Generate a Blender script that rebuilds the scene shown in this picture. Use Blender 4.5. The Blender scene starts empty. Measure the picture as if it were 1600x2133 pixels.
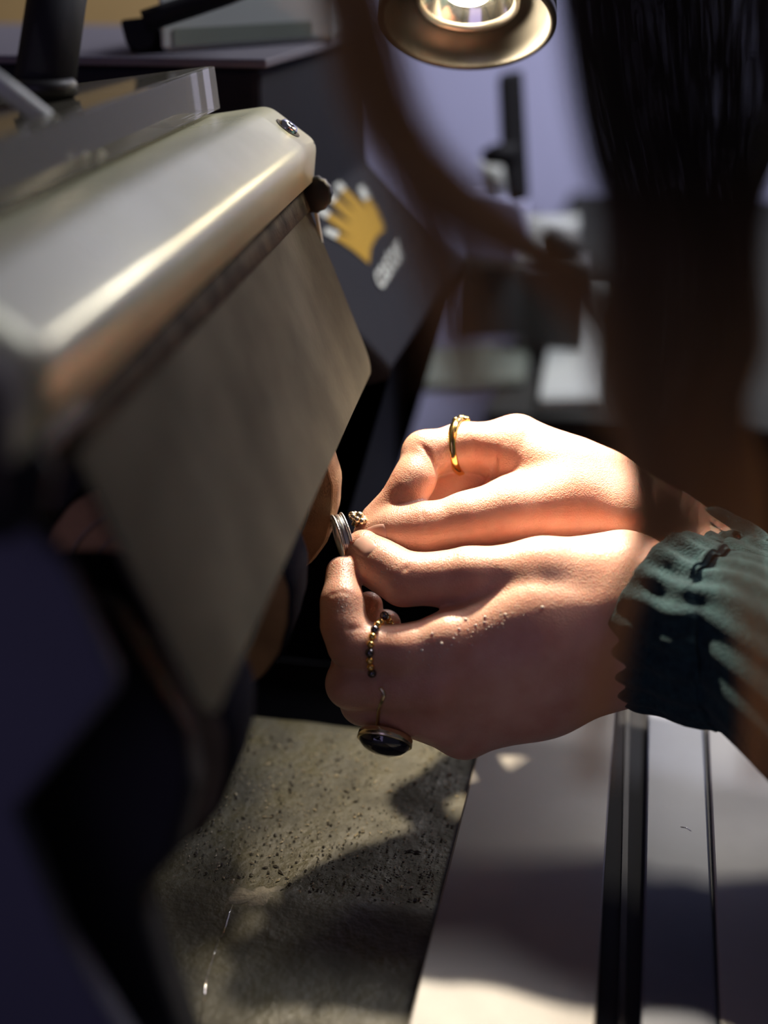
import bpy, bmesh, math, random
import numpy as np
from mathutils import Vector, Matrix
from mathutils.bvhtree import BVHTree

random.seed(7); rng = np.random.default_rng(7)
S = bpy.context.scene
COL = S.collection

# ------------------------------------------------------------------ camera
FPX = 2800.0                       # focal length in pixels of the 1600 x 2133 frame
CX, CY = 800.0, 1066.5
PITCH = math.atan((CY + 115.0) / FPX)
YAW = math.atan(595.0 / math.hypot(CY + 115.0, FPX))
CAM = Vector((0.0, -0.55, 0.38))
_fh = Vector((-math.sin(YAW), math.cos(YAW), 0))
RGT = Vector((math.cos(YAW), math.sin(YAW), 0))
FWD = (_fh * math.cos(PITCH) - Vector((0, 0, 1)) * math.sin(PITCH)).normalized()
UPV = RGT.cross(FWD).normalized()
cd = bpy.data.cameras.new('camera'); cam = bpy.data.objects.new('camera', cd); COL.objects.link(cam)
cd.sensor_fit = 'HORIZONTAL'; cd.sensor_width = 24.0; cd.lens = FPX / 1600 * 24.0
cd.clip_start = 0.01; cd.clip_end = 50
rot = Matrix((RGT, UPV, -FWD)).transposed()
cam.matrix_world = Matrix.Translation(CAM) @ rot.to_4x4()
cd.dof.use_dof = True; cd.dof.focus_distance = 0.598
cd.dof.aperture_fstop = cd.lens / 15.0       # a 15 mm wide aperture
S.camera = cam

# ------------------------------------------------------------------ world, lights, exposure
W = bpy.data.worlds.new('world'); S.world = W; W.use_nodes = True
bg = W.node_tree.nodes['Background']
bg.inputs[0].default_value = (0.42, 0.40, 0.58, 1); bg.inputs[1].default_value = 0.10
S.view_settings.view_transform = 'Standard'; S.view_settings.look = 'None'
S.view_settings.exposure = 0.0; S.view_settings.gamma = 1.0
S.view_settings.use_curve_mapping = False
def P(px, py, d):                  # the point at depth d along the line of sight through a pixel
    return CAM + (RGT * ((px - CX) / FPX) + UPV * ((CY - py) / FPX) + FWD) * d
def ray(px, py):
    return (RGT * ((px - CX) / FPX) + UPV * ((CY - py) / FPX) + FWD)
def onplane(px, py, p0, n):
    r = ray(px, py)
    return CAM + r * ((p0 - CAM).dot(n) / r.dot(n))
def onz(px, py, z): return onplane(px, py, Vector((0, 0, z)), Vector((0, 0, 1)))

def area(name, loc, target, size, power, col, shape='RECTANGLE', sy=None):
    l = bpy.data.lights.new(name, 'AREA'); l.shape = shape; l.size = size; l.size_y = sy or size
    l.energy = power; l.color = col
    o = bpy.data.objects.new(name, l); COL.objects.link(o); o.location = loc
    o.rotation_euler = (Vector(target) - Vector(loc)).to_track_quat('-Z', 'Y').to_euler()
    return o
# added cool fill for the shaded side of the hands, source unseen
area('cool_fill', (-0.5, -1.7, 0.7), (0.0, 0.0, 0.1), 1.0, 3.4, (0.60, 0.50, 1.0), sy=1.3)
# unseen area light added to brighten the back wall
area('wall_fill', (0.5, 0.8, 1.35), (0.3, 1.35, 0.2), 0.5, 34.0, (0.90, 0.90, 0.98))

# unseen light, beyond and above the frame, added for the hood bend's highlight
area('bend_highlight', (0.16, 1.22, 0.74), (-0.2, 0.0, 0.28), 0.10, 4.0, (1.0, 0.93, 0.80))

# ------------------------------------------------------------------ helpers
def link(o, parent=None):
    COL.objects.link(o)
    if parent is not None: o.parent = parent
    return o
def tag(o, label=None, cat=None, group=None, kind=None):
    if label: o['label'] = label
    if cat: o['category'] = cat
    if group: o['group'] = group
    if kind: o['kind'] = kind
    return o
def thing(name, label, cat, group=None):
    return tag(link(bpy.data.objects.new(name, None)), label, cat, group)
def mesh(name, verts, faces, m=None, parent=None, smooth=False):
    me = bpy.data.meshes.new(name)
    me.from_pydata([tuple(v) for v in verts], [], [tuple(f) for f in faces]); me.update()
    if smooth: me.polygons.foreach_set('use_smooth', [True] * len(me.polygons))
    if m: me.materials.append(m)
    return link(bpy.data.objects.new(name, me), parent)
def from_bm(name, bm, m=None, parent=None, smooth=False):
    bmesh.ops.recalc_face_normals(bm, faces=bm.faces[:])
    me = bpy.data.meshes.new(name); bm.to_mesh(me); bm.free()
    if smooth: me.polygons.foreach_set('use_smooth', [True] * len(me.polygons))
    if m: me.materials.append(m)
    return link(bpy.data.objects.new(name, me), parent)
def bevel(o, w, seg=2, ang=0.6):
    b = o.modifiers.new('bevel', 'BEVEL'); b.width = w; b.segments = seg; b.limit_method = 'ANGLE'; b.angle_limit = ang
    return o
def solid(name, pts, vec, m, parent=None, bev=0.0):      # polygon extruded by a vector
    n = len(pts); v = [Vector(p) for p in pts] + [Vector(p) + vec for p in pts]
    f = [tuple(range(n)), tuple(range(2 * n - 1, n - 1, -1))] + [(i, i + n, (i + 1) % n + n, (i + 1) % n) for i in range(n)]
    bm = bmesh.new(); bv = [bm.verts.new(p) for p in v]
    for q in f: bm.faces.new([bv[i] for i in q])
    bmesh.ops.triangulate(bm, faces=[x for x in bm.faces if len(x.verts) > 4])
    o = from_bm(name, bm, m, parent)
    if bev: bevel(o, bev)
    return o
def box(name, lo, hi, m, parent=None, bev=0.0, rot=0.0, piv=None):
    x0, y0, z0 = lo; x1, y1, z1 = hi
    pts = [Vector(p) for p in ((x0, y0, z0), (x1, y0, z0), (x1, y1, z0), (x0, y1, z0))]
    if rot:
        c = Vector(piv) if piv else (pts[0] + pts[2]) / 2
        R = Matrix.Rotation(rot, 3, 'Z'); pts = [R @ (p - c) + c for p in pts]
        for p in pts: p.z = z0
    return solid(name, pts, Vector((0, 0, z1 - z0)), m, parent, bev)
def frame_of(axis):
    a = Vector(axis).normalized()
    h = Vector((0, 0, 1)) if abs(a.z) < 0.9 else Vector((1, 0, 0))
    u = h.cross(a).normalized(); w = a.cross(u)
    return a, u, w
def lathe(name, profile, org, axis, m, parent=None, seg=48, smooth=True, close=False, wob=None):
    a, u, w = frame_of(axis); org = Vector(org); V = []; F = []; n = len(profile)
    for i in range(seg):
        t = 2 * math.pi * i / seg; e = u * math.cos(t) + w * math.sin(t)
        for j, (r, h) in enumerate(profile):
            k = wob(t, j) if wob else 1.0
            V.append(org + e * (r * k) + a * h)
    for i in range(seg):
        i2 = (i + 1) % seg
        for j in range(n if close else n - 1):
            j2 = (j + 1) % n
            F.append((i * n + j, i2 * n + j, i2 * n + j2, i * n + j2))
    bm = bmesh.new(); bv = [bm.verts.new(v) for v in V]
    for f in F: bm.faces.new([bv[i] for i in f])
    bmesh.ops.remove_doubles(bm, verts=bm.verts[:], dist=1e-6)
    bad = [f for f in bm.faces if f.calc_area() < 1e-14]
    if bad: bmesh.ops.delete(bm, geom=bad, context='FACES')
    return from_bm(name, bm, m, parent, smooth)
def tube(name, pts, rad, m, parent=None, seg=12, smooth=True, closed=False):
    pts = [Vector(p) for p in pts]; n = len(pts)
    rad = rad if hasattr(rad, '__len__') else [rad] * n
    V = []; F = []; prev = None
    for i, p in enumerate(pts):
        if closed: t = (pts[(i + 1) % n] - pts[i - 1]).normalized()
        else: t = (pts[min(i + 1, n - 1)] - pts[max(i - 1, 0)]).normalized()
        if prev is None: _, u, _ = frame_of(t)
        else: u = (prev - t * prev.dot(t)).normalized()
        prev = u; w = t.cross(u)
        for k in range(seg):
            a = 2 * math.pi * k / seg
            V.append(p + (u * math.cos(a) + w * math.sin(a)) * rad[i])
    for i in range(n if closed else n - 1):
        for k in range(seg):
            k2 = (k + 1) % seg; i2 = (i + 1) % n
            F.append((i * seg + k, i * seg + k2, i2 * seg + k2, i2 * seg + k))
    if not closed: F += [tuple(range(seg - 1, -1, -1)), tuple((n - 1) * seg + k for k in range(seg))]
    return mesh(name, V, F, m, parent, smooth)
def spline(pts, n):
    P0 = [np.array(p, float) for p in pts]; P0 = [2 * P0[0] - P0[1]] + P0 + [2 * P0[-1] - P0[-2]]
    out = []; m = len(P0) - 3
    for i in range(n):
        x = i / (n - 1) * m; k = min(int(x), m - 1); t = x - k; a, b, c, d = P0[k:k + 4]
        out.append(0.5 * (2 * b + (c - a) * t + (2 * a - 5 * b + 4 * c - d) * t * t + (3 * b - a - 3 * c + d) * t ** 3))
    return out

# ------------------------------------------------------------------ materials
def mat(name, col, rough=0.5, metal=0.0, var=0.0, vscale=20.0, col2=None, bump=0.0, bscale=200.0, stretch=None, rvar=0.0, spec=0.5, **kw):
    m = bpy.data.materials.new(name); m.use_nodes = True; nt = m.node_tree; N = nt.nodes; L = nt.links
    b = N['Principled BSDF']; b.inputs['Roughness'].default_value = rough; b.inputs['Metallic'].default_value = metal
    b.inputs['Specular IOR Level'].default_value = spec
    b.inputs['Base Color'].default_value = (*col, 1)
    for k, v in kw.items(): b.inputs[k.replace('_', ' ')].default_value = v
    tc = N.new('ShaderNodeTexCoord'); src = tc.outputs['Object']
    if stretch:
        mp = N.new('ShaderNodeMapping'); mp.inputs['Scale'].default_value = stretch; L.new(src, mp.inputs[0]); src = mp.outputs[0]
    if var > 0 or col2:
        nz = N.new('ShaderNodeTexNoise'); nz.inputs['Scale'].default_value = vscale; nz.inputs['Detail'].default_value = 6
        L.new(src, nz.inputs['Vector'])
        cr = N.new('ShaderNodeValToRGB'); e = cr.color_ramp.elements
        e[0].position = 0.32; e[1].position = 0.68
        c2 = col2 or tuple(max(0, c * (1 - var)) for c in col)
        e[0].color = (*c2, 1); e[1].color = (*col, 1)
        L.new(nz.outputs['Fac'], cr.inputs['Fac']); L.new(cr.outputs['Color'], b.inputs['Base Color'])
        if rvar:
            mr = N.new('ShaderNodeMapRange'); mr.inputs['From Min'].default_value = 0.3; mr.inputs['From Max'].default_value = 0.7
            mr.inputs['To Min'].default_value = min(1, rough + rvar); mr.inputs['To Max'].default_value = max(0.02, rough - rvar)
            L.new(nz.outputs['Fac'], mr.inputs['Value']); L.new(mr.outputs[0], b.inputs['Roughness'])
    if bump:
        n2 = N.new('ShaderNodeTexNoise'); n2.inputs['Scale'].default_value = bscale; n2.inputs['Detail'].default_value = 5
        L.new(src, n2.inputs['Vector'])
        bp = N.new('ShaderNodeBump'); bp.inputs['Strength'].default_value = bump; bp.inputs['Distance'].default_value = 0.001
        L.new(n2.outputs['Fac'], bp.inputs['Height']); L.new(bp.outputs[0], b.inputs['Normal'])
    return m
M = {}
M['steel'] = mat('satin_steel', (0.56, 0.56, 0.39), 0.31, 0.20, var=0.22, vscale=16, bump=0.06, bscale=500, rvar=0.05)
M['flap'] = mat('dusty_steel', (0.068, 0.060, 0.041), 0.85, 0.0, vscale=26, col2=(0.040, 0.035, 0.024), spec=0.12, bump=0.15, bscale=300, rvar=0.05)
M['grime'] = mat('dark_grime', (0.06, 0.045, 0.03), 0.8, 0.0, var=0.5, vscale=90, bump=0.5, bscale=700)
M['leaf'] = mat('grimy_shaded_leaf', (0.060, 0.047, 0.032), 0.8, 0.0, vscale=70, col2=(0.012, 0.009, 0.006), bump=0.4, bscale=500, spec=0.1)  # grime and the lip's shadow together in one dark colour
M['black'] = mat('black_rubber', (0.006, 0.006, 0.008), 0.7, 0.0, spec=0.2)
M['slot'] = mat('slot_shade_black', (0.0015, 0.0015, 0.002), 1.0, 0.0, spec=0.0)  # near-black colour standing in for deep shade
M['darkmetal'] = mat('dark_metal', (0.02, 0.019, 0.018), 0.5, 0.5, var=0.4, vscale=60)
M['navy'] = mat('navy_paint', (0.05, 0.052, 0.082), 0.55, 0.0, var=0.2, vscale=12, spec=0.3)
M['navy_deep'] = mat('navy_sloped_paint', (0.011, 0.0115, 0.017), 0.8, 0.0, var=0.15, vscale=10, spec=0.08)  # deeper, duller navy of the second machine
M['yellow'] = mat('logo_yellow', (0.36, 0.205, 0.006), 0.7, spec=0.1)
M['white'] = mat('logo_white', (0.52, 0.54, 0.48), 0.7, spec=0.1)
def acrylic():
    m = bpy.data.materials.new('clear_acrylic'); m.use_nodes = True; N = m.node_tree.nodes; L = m.node_tree.links
    N.remove(N['Principled BSDF']); out = N['Material Output']
    t = N.new('ShaderNodeBsdfTransparent'); t.inputs[0].default_value = (0.90, 0.88, 0.80, 1)
    g = N.new('ShaderNodeBsdfGlossy'); g.inputs['Roughness'].default_value = 0.06
    fr = N.new('ShaderNodeFresnel'); fr.inputs['IOR'].default_value = 1.11
    df = N.new('ShaderNodeBsdfDiffuse'); df.inputs[0].default_value = (0.50, 0.47, 0.36, 1)    # a film of dust
    md = N.new('ShaderNodeMixShader'); md.inputs[0].default_value = 0.17; L.new(t.outputs[0], md.inputs[1]); L.new(df.outputs[0], md.inputs[2])
    mx = N.new('ShaderNodeMixShader'); L.new(fr.outputs[0], mx.inputs[0]); L.new(md.outputs[0], mx.inputs[1]); L.new(g.outputs[0], mx.inputs[2])
    L.new(mx.outputs[0], out.inputs['Surface']); return m
M['acrylic'] = acrylic()
M['wall'] = mat('lavender_wall', (0.46, 0.47, 0.70), 0.9, 0.0, var=0.08, vscale=3)
M['mustard'] = mat('mustard_board', (0.30, 0.20, 0.075), 0.8, 0.0, var=0.15, vscale=6)
M['floor'] = mat('grey_floor', (0.12, 0.12, 0.13), 0.7, 0.0, var=0.2, vscale=5)
M['cloth'] = mat('buff_cloth', (0.42, 0.25, 0.13), 0.95, 0.0, vscale=60, col2=(0.26, 0.15, 0.08), bump=0.5, bscale=900)
M['cloth_grey'] = mat('used_buff_cloth', (0.30, 0.24, 0.20), 0.95, 0.0, vscale=60, col2=(0.16, 0.13, 0.12), bump=0.5, bscale=900)
M['bristle'] = mat('navy_buff_rim', (0.004, 0.004, 0.008), 0.95, 0.0, spec=0.03, bump=0.5, bscale=900)
M['gold'] = mat('yellow_gold', (0.92, 0.62, 0.20), 0.16, 1.0)
M['silver'] = mat('silver', (0.90, 0.88, 0.84), 0.32, 1.0, bump=0.10, bscale=1500)
M['palegold'] = mat('pale_gold', (0.80, 0.68, 0.44), 0.22, 1.0)
M['gunmetal'] = mat('dark_steel_bead', (0.16, 0.15, 0.16), 0.18, 1.0)
M['stone'] = mat('dark_cabochon', (0.010, 0.011, 0.018), 0.06, 0.0, spec=0.7, Coat_Weight=0.6)
M['sleeve'] = mat('teal_knit', (0.012, 0.034, 0.038), 0.95, 0.0, vscale=300, col2=(0.005, 0.016, 0.020), bump=0.9, bscale=900, spec=0.15, Sheen_Weight=0.04)
M['water'] = mat('water_drop', (0.80, 0.70, 0.60), 0.06, 0.0, spec=0.8, Transmission_Weight=0.25, Coat_Weight=0.8)
M['nail'] = mat('fingernail', (0.62, 0.37, 0.29), 0.22, 0.0, Subsurface_Weight=0.3, Subsurface_Radius=(0.003, 0.001, 0.0006), Coat_Weight=0.3)
M['lamp'] = mat('bronze_reflector', (0.085, 0.077, 0.063), 0.38, 0.85, var=0.15, vscale=80, rvar=0.05)
M['lamp_rim'] = mat('satin_rim', (0.62, 0.55, 0.45), 0.28, 1.0)
M['chrome'] = mat('chrome', (0.85, 0.82, 0.75), 0.12, 1.0)
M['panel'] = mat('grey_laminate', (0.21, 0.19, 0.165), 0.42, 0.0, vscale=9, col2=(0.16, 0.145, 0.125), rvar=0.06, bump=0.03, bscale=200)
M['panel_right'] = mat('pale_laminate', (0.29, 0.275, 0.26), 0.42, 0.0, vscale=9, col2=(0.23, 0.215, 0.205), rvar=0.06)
M['rail'] = mat('blue_grey_metal_rail', (0.085, 0.095, 0.125), 0.40, 0.1, var=0.15, vscale=40)
M['railedge'] = mat('pale_bead', (0.55, 0.55, 0.58), 0.35, 0.3)
M['topplate'] = mat('grey_top_plate', (0.10, 0.095, 0.115), 0.7, spec=0.2)
M['tray'] = mat('pale_grey_tray', (0.34, 0.36, 0.34), 0.5)
M['traygreen'] = mat('sage_tray', (0.13, 0.15, 0.12), 0.6, var=0.2, vscale=8)
M['dark'] = mat('charcoal_box', (0.035, 0.035, 0.034), 0.6)
M['wood'] = mat('brown_wood', (0.10, 0.055, 0.028), 0.5, 0.0, var=0.4, vscale=12, stretch=(1, 8, 8))
M['benchtop'] = mat('slate_worktop', (0.030, 0.030, 0.028), 0.9, spec=0.05, var=0.2, vscale=8)
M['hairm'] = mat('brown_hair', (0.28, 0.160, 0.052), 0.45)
def hair_light_ramp():                                          # unlit top and lamp-lit ends put into the colour by height
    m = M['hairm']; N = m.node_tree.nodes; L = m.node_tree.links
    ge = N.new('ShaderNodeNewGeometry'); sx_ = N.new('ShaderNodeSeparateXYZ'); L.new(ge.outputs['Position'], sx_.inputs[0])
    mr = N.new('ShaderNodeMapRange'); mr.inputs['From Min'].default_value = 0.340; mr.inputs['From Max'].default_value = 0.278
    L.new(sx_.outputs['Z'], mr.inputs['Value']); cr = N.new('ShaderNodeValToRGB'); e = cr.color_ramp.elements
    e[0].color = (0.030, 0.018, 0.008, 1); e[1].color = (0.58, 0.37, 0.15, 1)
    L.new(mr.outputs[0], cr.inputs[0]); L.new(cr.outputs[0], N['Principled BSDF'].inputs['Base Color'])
hair_light_ramp()
M['hair_lit'] = mat('lit_brown_hair', (0.50, 0.32, 0.12), 0.45)  # paler hair colour with the light on the loose lock put in
def see_through(m, f):                                    # strands let part of the light through
    N = m.node_tree.nodes; L = m.node_tree.links; b = N['Principled BSDF']; out = N['Material Output']
    t = N.new('ShaderNodeBsdfTranslucent'); mx = N.new('ShaderNodeMixShader'); mx.inputs[0].default_value = f
    ic = b.inputs['Base Color']
    if ic.is_linked: L.new(ic.links[0].from_socket, t.inputs[0])
    else: t.inputs[0].default_value = ic.default_value[:]
    L.new(b.outputs[0], mx.inputs[1]); L.new(t.outputs[0], mx.inputs[2]); L.new(mx.outputs[0], out.inputs['Surface'])
see_through(M['hairm'], 0.5); see_through(M['hair_lit'], 0.5)

def skin_material():
    m = bpy.data.materials.new('skin'); m.use_nodes = True; nt = m.node_tree; N = nt.nodes; L = nt.links
    b = N['Principled BSDF']
    tc = N.new('ShaderNodeTexCoord')
    nz = N.new('ShaderNodeTexNoise'); nz.inputs['Scale'].default_value = 55; nz.inputs['Detail'].default_value = 5
    L.new(tc.outputs['Object'], nz.inputs['Vector'])
    cr = N.new('ShaderNodeValToRGB'); e = cr.color_ramp.elements
    e[0].position = 0.3; e[0].color = (0.56, 0.275, 0.185, 1); e[1].position = 0.7; e[1].color = (0.68, 0.40, 0.29, 1)
    L.new(nz.outputs['Fac'], cr.inputs['Fac']); L.new(cr.outputs[0], b.inputs['Base Color'])
    b.inputs['Subsurface Weight'].default_value = 0.55
    b.inputs['Subsurface Radius'].default_value = (1.0, 0.30, 0.16); b.inputs['Subsurface Scale'].default_value = 0.0045
    b.inputs['Roughness'].default_value = 0.35; b.inputs['Specular IOR Level'].default_value = 0.45
    vo = N.new('ShaderNodeTexVoronoi'); vo.inputs['Scale'].default_value = 1500
    wv = N.new('ShaderNodeTexNoise'); wv.inputs['Scale'].default_value = 420; wv.inputs['Detail'].default_value = 4
    L.new(tc.outputs['Object'], vo.inputs['Vector']); L.new(tc.outputs['Object'], wv.inputs['Vector'])
    ad = N.new('ShaderNodeMath'); ad.operation = 'ADD'
    L.new(vo.outputs['Distance'], ad.inputs[0]); L.new(wv.outputs['Fac'], ad.inputs[1])
    bp = N.new('ShaderNodeBump'); bp.inputs['Strength'].default_value = 0.28; bp.inputs['Distance'].default_value = 0.0006
    L.new(ad.outputs[0], bp.inputs['Height']); L.new(bp.outputs[0], b.inputs['Normal'])
    return m
M['skin'] = skin_material()

# ------------------------------------------------------------------ room shell
def struct(o): o['kind'] = 'structure'; return o
struct(box('floor', (-2.2, -2.2, -0.80), (2.6, 2.2, -0.75), M['floor']))
struct(box('wall_back', (-2.2, 1.75, -0.75), (2.6, 1.85, 1.8), M['wall']))
struct(box('wall_left', (-1.35, -2.2, -0.75), (-1.25, 1.75, 1.8), M['mustard']))

# ------------------------------------------------------------------ the polishing machine on the left
AX = ray(1175, -115); AX.z = 0; AX.normalize()           # direction of the spindle, away from the camera
BX = AX.cross(Vector((0, 0, 1))).normalized()             # towards the person
PF = P(655, 300, 0.632)                                  # far front corner of the hood
def prof(px, py): return onplane(px, py, PF, AX)         # a point of the far end of the hood
def along(p, t): return p - AX * t
# length of the hood: the ridge meets the frame's left edge there
def reach(p, x):
    lo, hi = 0.0, 0.5
    for _ in range(50):
        mid = (lo + hi) / 2; q = along(p, mid) - CAM
        if q.dot(RGT) / q.dot(FWD) * FPX + CX > x: lo = mid
        else: hi = mid
    return lo
HL = reach(prof(652, 360), 25)
mach = thing('polishing_machine', 'bent steel dust hood of a jewellery polishing machine with hinged front flap', 'machine')
def sheet(name, pts, length, th, m, parent, t0=0.0, rnd=0.0):
    bm = bmesh.new(); rows = []
    for t in np.linspace(t0, t0 + length, 14):
        rows.append([bm.verts.new(along(p, t)) for p in pts])
    for a, b in zip(rows[:-1], rows[1:]):
        for i in range(len(pts) - 1): bm.faces.new((a[i], a[i + 1], b[i + 1], b[i]))
    o = from_bm(name, bm, m, parent, True)
    s = o.modifiers.new('solid', 'SOLIDIFY'); s.thickness = th; s.offset = 0
    return o
def rounded(pts, rads, n=6):
    out = [pts[0]]
    for i in range(1, len(pts) - 1):
        p, a, b = pts[i], (pts[i - 1] - pts[i]), (pts[i + 1] - pts[i])
        r = min(rads, a.length * 0.45, b.length * 0.45); A = p + a.normalized() * r; B = p + b.normalized() * r
        for k in range(n + 1):
            t = k / n; out.append(A * (1 - t) ** 2 + p * 2 * t * (1 - t) + B * t * t)
    out.append(pts[-1]); return out
h0, h1, h2, h3 = prof(110, 290), prof(560, 224), prof(656, 297), prof(650, 376)
h4 = h3 - BX * 0.006 + Vector((0, 0, 0.001))
sheet('hood', rounded([h0, h1, h2, h3], 0.0042), HL, 0.0016, M['steel'], mach)
# dark return strip behind the lip
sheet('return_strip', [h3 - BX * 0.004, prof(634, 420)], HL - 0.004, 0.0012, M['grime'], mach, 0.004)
# hinged flap, its corner rounded
f0, f1, f2 = prof(622, 392), prof(668, 520), prof(772, 768)
def flap():
    L = reach(f2, 428); u = (f2 - f0); H = u.length; un = u.normalized()
    pts = [(0, 0.010), (0.10, 0.002), (0.42, 0.0)]
    r = 0.012
    for k in range(9):
        a = k / 8 * math.pi / 2
        pts.append((1 - r / H + math.sin(a) * r / H, r - math.cos(a) * r))
    pts += [(1.0, L - r)]
    for k in range(9):
        a = k / 8 * math.pi / 2
        pts.append((1 - r / H + math.cos(a) * r / H, L - r + math.sin(a) * r))
    pts += [(0.0, L)]
    v = [along(f0 + u * a, t) for a, t in pts]
    n = u.cross(AX).normalized()
    return bevel(solid('flap', v, n * 0.0016, M['flap'], mach), 0.0004, 1)
flap()
_fu = (f2 - f0); _fn = _fu.cross(AX).normalized()
if _fn.dot(BX) < 0: _fn = -_fn
sheet('shaded_hinge_leaf', [f0 + _fn * 0.0024 - _fu * .01, f0 + _fu * 0.115 + _fn * 0.0022], HL - 0.03, 0.0012, M['leaf'], mach, 0.006)  # dark band below the lip: grime plus the lip's shadow in its colour
solid('hinge_flange', [prof(645, 380), prof(652, 380), prof(679, 535), prof(676, 540)], -AX * 0.003, M['steel'], mach)
# rivet: domed washer with a hollow pin
_hn = (h2 - h1).cross(AX).normalized()
if _hn.z < 0: _hn = -_hn
rv = along(prof(610, 262), 0.015) + _hn * 0.0008
lathe('rivet', [(0.0, 0.0004), (0.0016, 0.0004), (0.0022, 0.0022), (0.0036, 0.0025), (0.0046, 0.0011), (0.0049, -0.0006)], rv, _hn, M['chrome'], mach, 24)
ng = lathe('grime_ring', [(0.0048, 0.0003), (0.0064, 0.0003)], rv, _hn, M['grime'], mach, 20)
# knurled black knob at the end of the hinge
kc = prof(655, 404) - AX * 0.004
lathe('knob', [(0.0, 0.0), (0.0075, 0.0), (0.0085, 0.001), (0.0085, 0.006), (0.0075, 0.007), (0.0, 0.007)], kc, AX, M['darkmetal'], mach, 28, True, False,
      lambda t, j: 1 + 0.03 * math.cos(14 * t))
# far end wall of the hood and spindle
solid('end_wall', [h0, h1, h2, h3, prof(560, 470), prof(110, 520)], -AX * 0.0012, M['darkmetal'], mach)
# clear splash shield on top: top sheet and front sheet
ap = h0 + (h1 - h0) * 0.70
st0 = onplane(432, 138, PF, AX); sb0 = onplane(446, 226, PF, AX); sl0 = onplane(-150, 215, PF, AX)
sh = thing('splash_shield', 'clear acrylic splash shield lying on top of the steel hood', 'shield')
solid('top_sheet', [st0, along(st0, HL), along(sl0, HL), sl0], Vector((0, 0, -0.003)), M['acrylic'], sh, 0.0004)
fr = (sb0 - st0)
solid('front_sheet', [st0 + BX * 0.0005, along(st0, HL) + BX * 0.0005, along(sb0, HL), sb0], BX * 0.003, M['acrylic'], sh, 0.0004)
# pale grey strip over the shield, at the frame's left edge
tube('pale_strip', [P(-60, 130, 0.45), P(40, 205, 0.46), P(120, 268, 0.47), P(210, 335, 0.48)], 0.0035, M['tray'], sh)

# wheels on the spindle
rim = P(700, 1040, 0.600)
WR = 0.050
wc = rim - BX * WR                                        # centre of the far wheel's front face
tube('spindle', [wc + AX * 0.05, wc - AX * 0.245], 0.006, M['chrome'], mach, 16)
def wheel(name, t, th, face, rimm, label, rr=WR):
    w = thing(name, label, 'polishing wheel', 'cloth polishing wheels on the spindle')
    c = wc - AX * t
    wob = lambda q, j: 1 + 0.006 * math.sin(9 * q) + 0.004 * math.sin(23 * q + 1)
    lathe('rim', [(rr * 0.96, 0.0), (rr, 0.003), (rr, th - 0.003), (rr * 0.96, th)], c, AX, rimm, w, 96, True, False, wob)
    lathe('cloth_face', [(0.014, -0.002), (0.016, 0.0), (rr * 0.5, -0.001), (rr * 0.8, 0.0005), (rr * 0.97, 0.0002)], c, AX, face, w, 96, True, False, wob)
    lathe('back_face', [(rr * 0.97, th - 0.0002), (0.014, th)], c, AX, face, w, 64, True, False, wob)
    lathe('hub', [(0.0061, -0.006), (0.013, -0.006), (0.014, -0.004), (0.014, 0.0), (0.0061, 0.0)], c, AX, M['darkmetal'], w, 32)
    for k in range(3):                                    # rows of stitching
        r = rr * (0.42 + 0.17 * k); a, u, v = frame_of(AX)
        tube('stitching', [c - AX * 0.0008 + (u * math.cos(q) + v * math.sin(q)) * r for q in np.linspace(0, 2 * math.pi, 60)[:-1]], 0.0005, M['cloth_grey'], w, 5, True, True)
wheel('polishing_buff', 0.0, 0.020, M['cloth'], M['cloth'], 'tan cloth polishing wheel touching the silver ring')
wheel('polishing_buff', 0.105, 0.036, M['cloth'], M['bristle'], 'orange-brown cloth polishing wheel with dark rim, middle of the three wheels')
wheel('polishing_buff', 0.205, 0.036, M['cloth_grey'], M['bristle'], 'grey cloth polishing wheel with dark rim under the lower flap corner')

# near end of the machine: navy cheek plate with a notch, and the black block in it
nav = thing('machine_base', 'dark navy angular housing in the lower left corner, very blurred', 'housing')
PN = P(150, 1300, 0.335)
nn = -AX
def near(px, py): return onplane(px, py, PN, (FWD * 0.8 - AX * -0.2).normalized())
solid('cheek_plate', [near(*p) for p in ((-500, 1060), (60, 1085), (140, 1180), (238, 1400), (238, 1440), (30, 1690), (130, 1950), (320, 2260), (-500, 2260))], FWD * 0.012, M['navy'], nav, 0.002)
PK = P(200, 1600, 0.372)
def neark(px, py): return onplane(px, py, PK, FWD)
blk = thing('motor_block', 'black rubber block filling the notch of the navy housing', 'block')
solid('block', [neark(*p) for p in ((130, 1230), (225, 1255), (300, 1390), (385, 1520), (405, 1640), (370, 1780), (290, 1870), (330, 2010), (430, 2300), (-50, 2300), (-60, 1600), (60, 1400))], FWD * 0.025, M['black'], blk, 0.004)
kn = thing('clamp_knob', 'black round clamp knob below the near end of the steel hood', 'knob')
kp = P(-10, 1000, 0.30)
lathe('grip', [(0, -0.004), (0.011, -0.004), (0.0135, 0), (0.0135, 0.014), (0.011, 0.018), (0, 0.018)], kp, (FWD - RGT * 0.5), M['black'], kn, 40, True, False, lambda t, j: 1 + 0.04 * math.cos(8 * t))
tube('stem', [kp, kp + AX * 0.05], 0.005, M['darkmetal'], kn)

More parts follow.
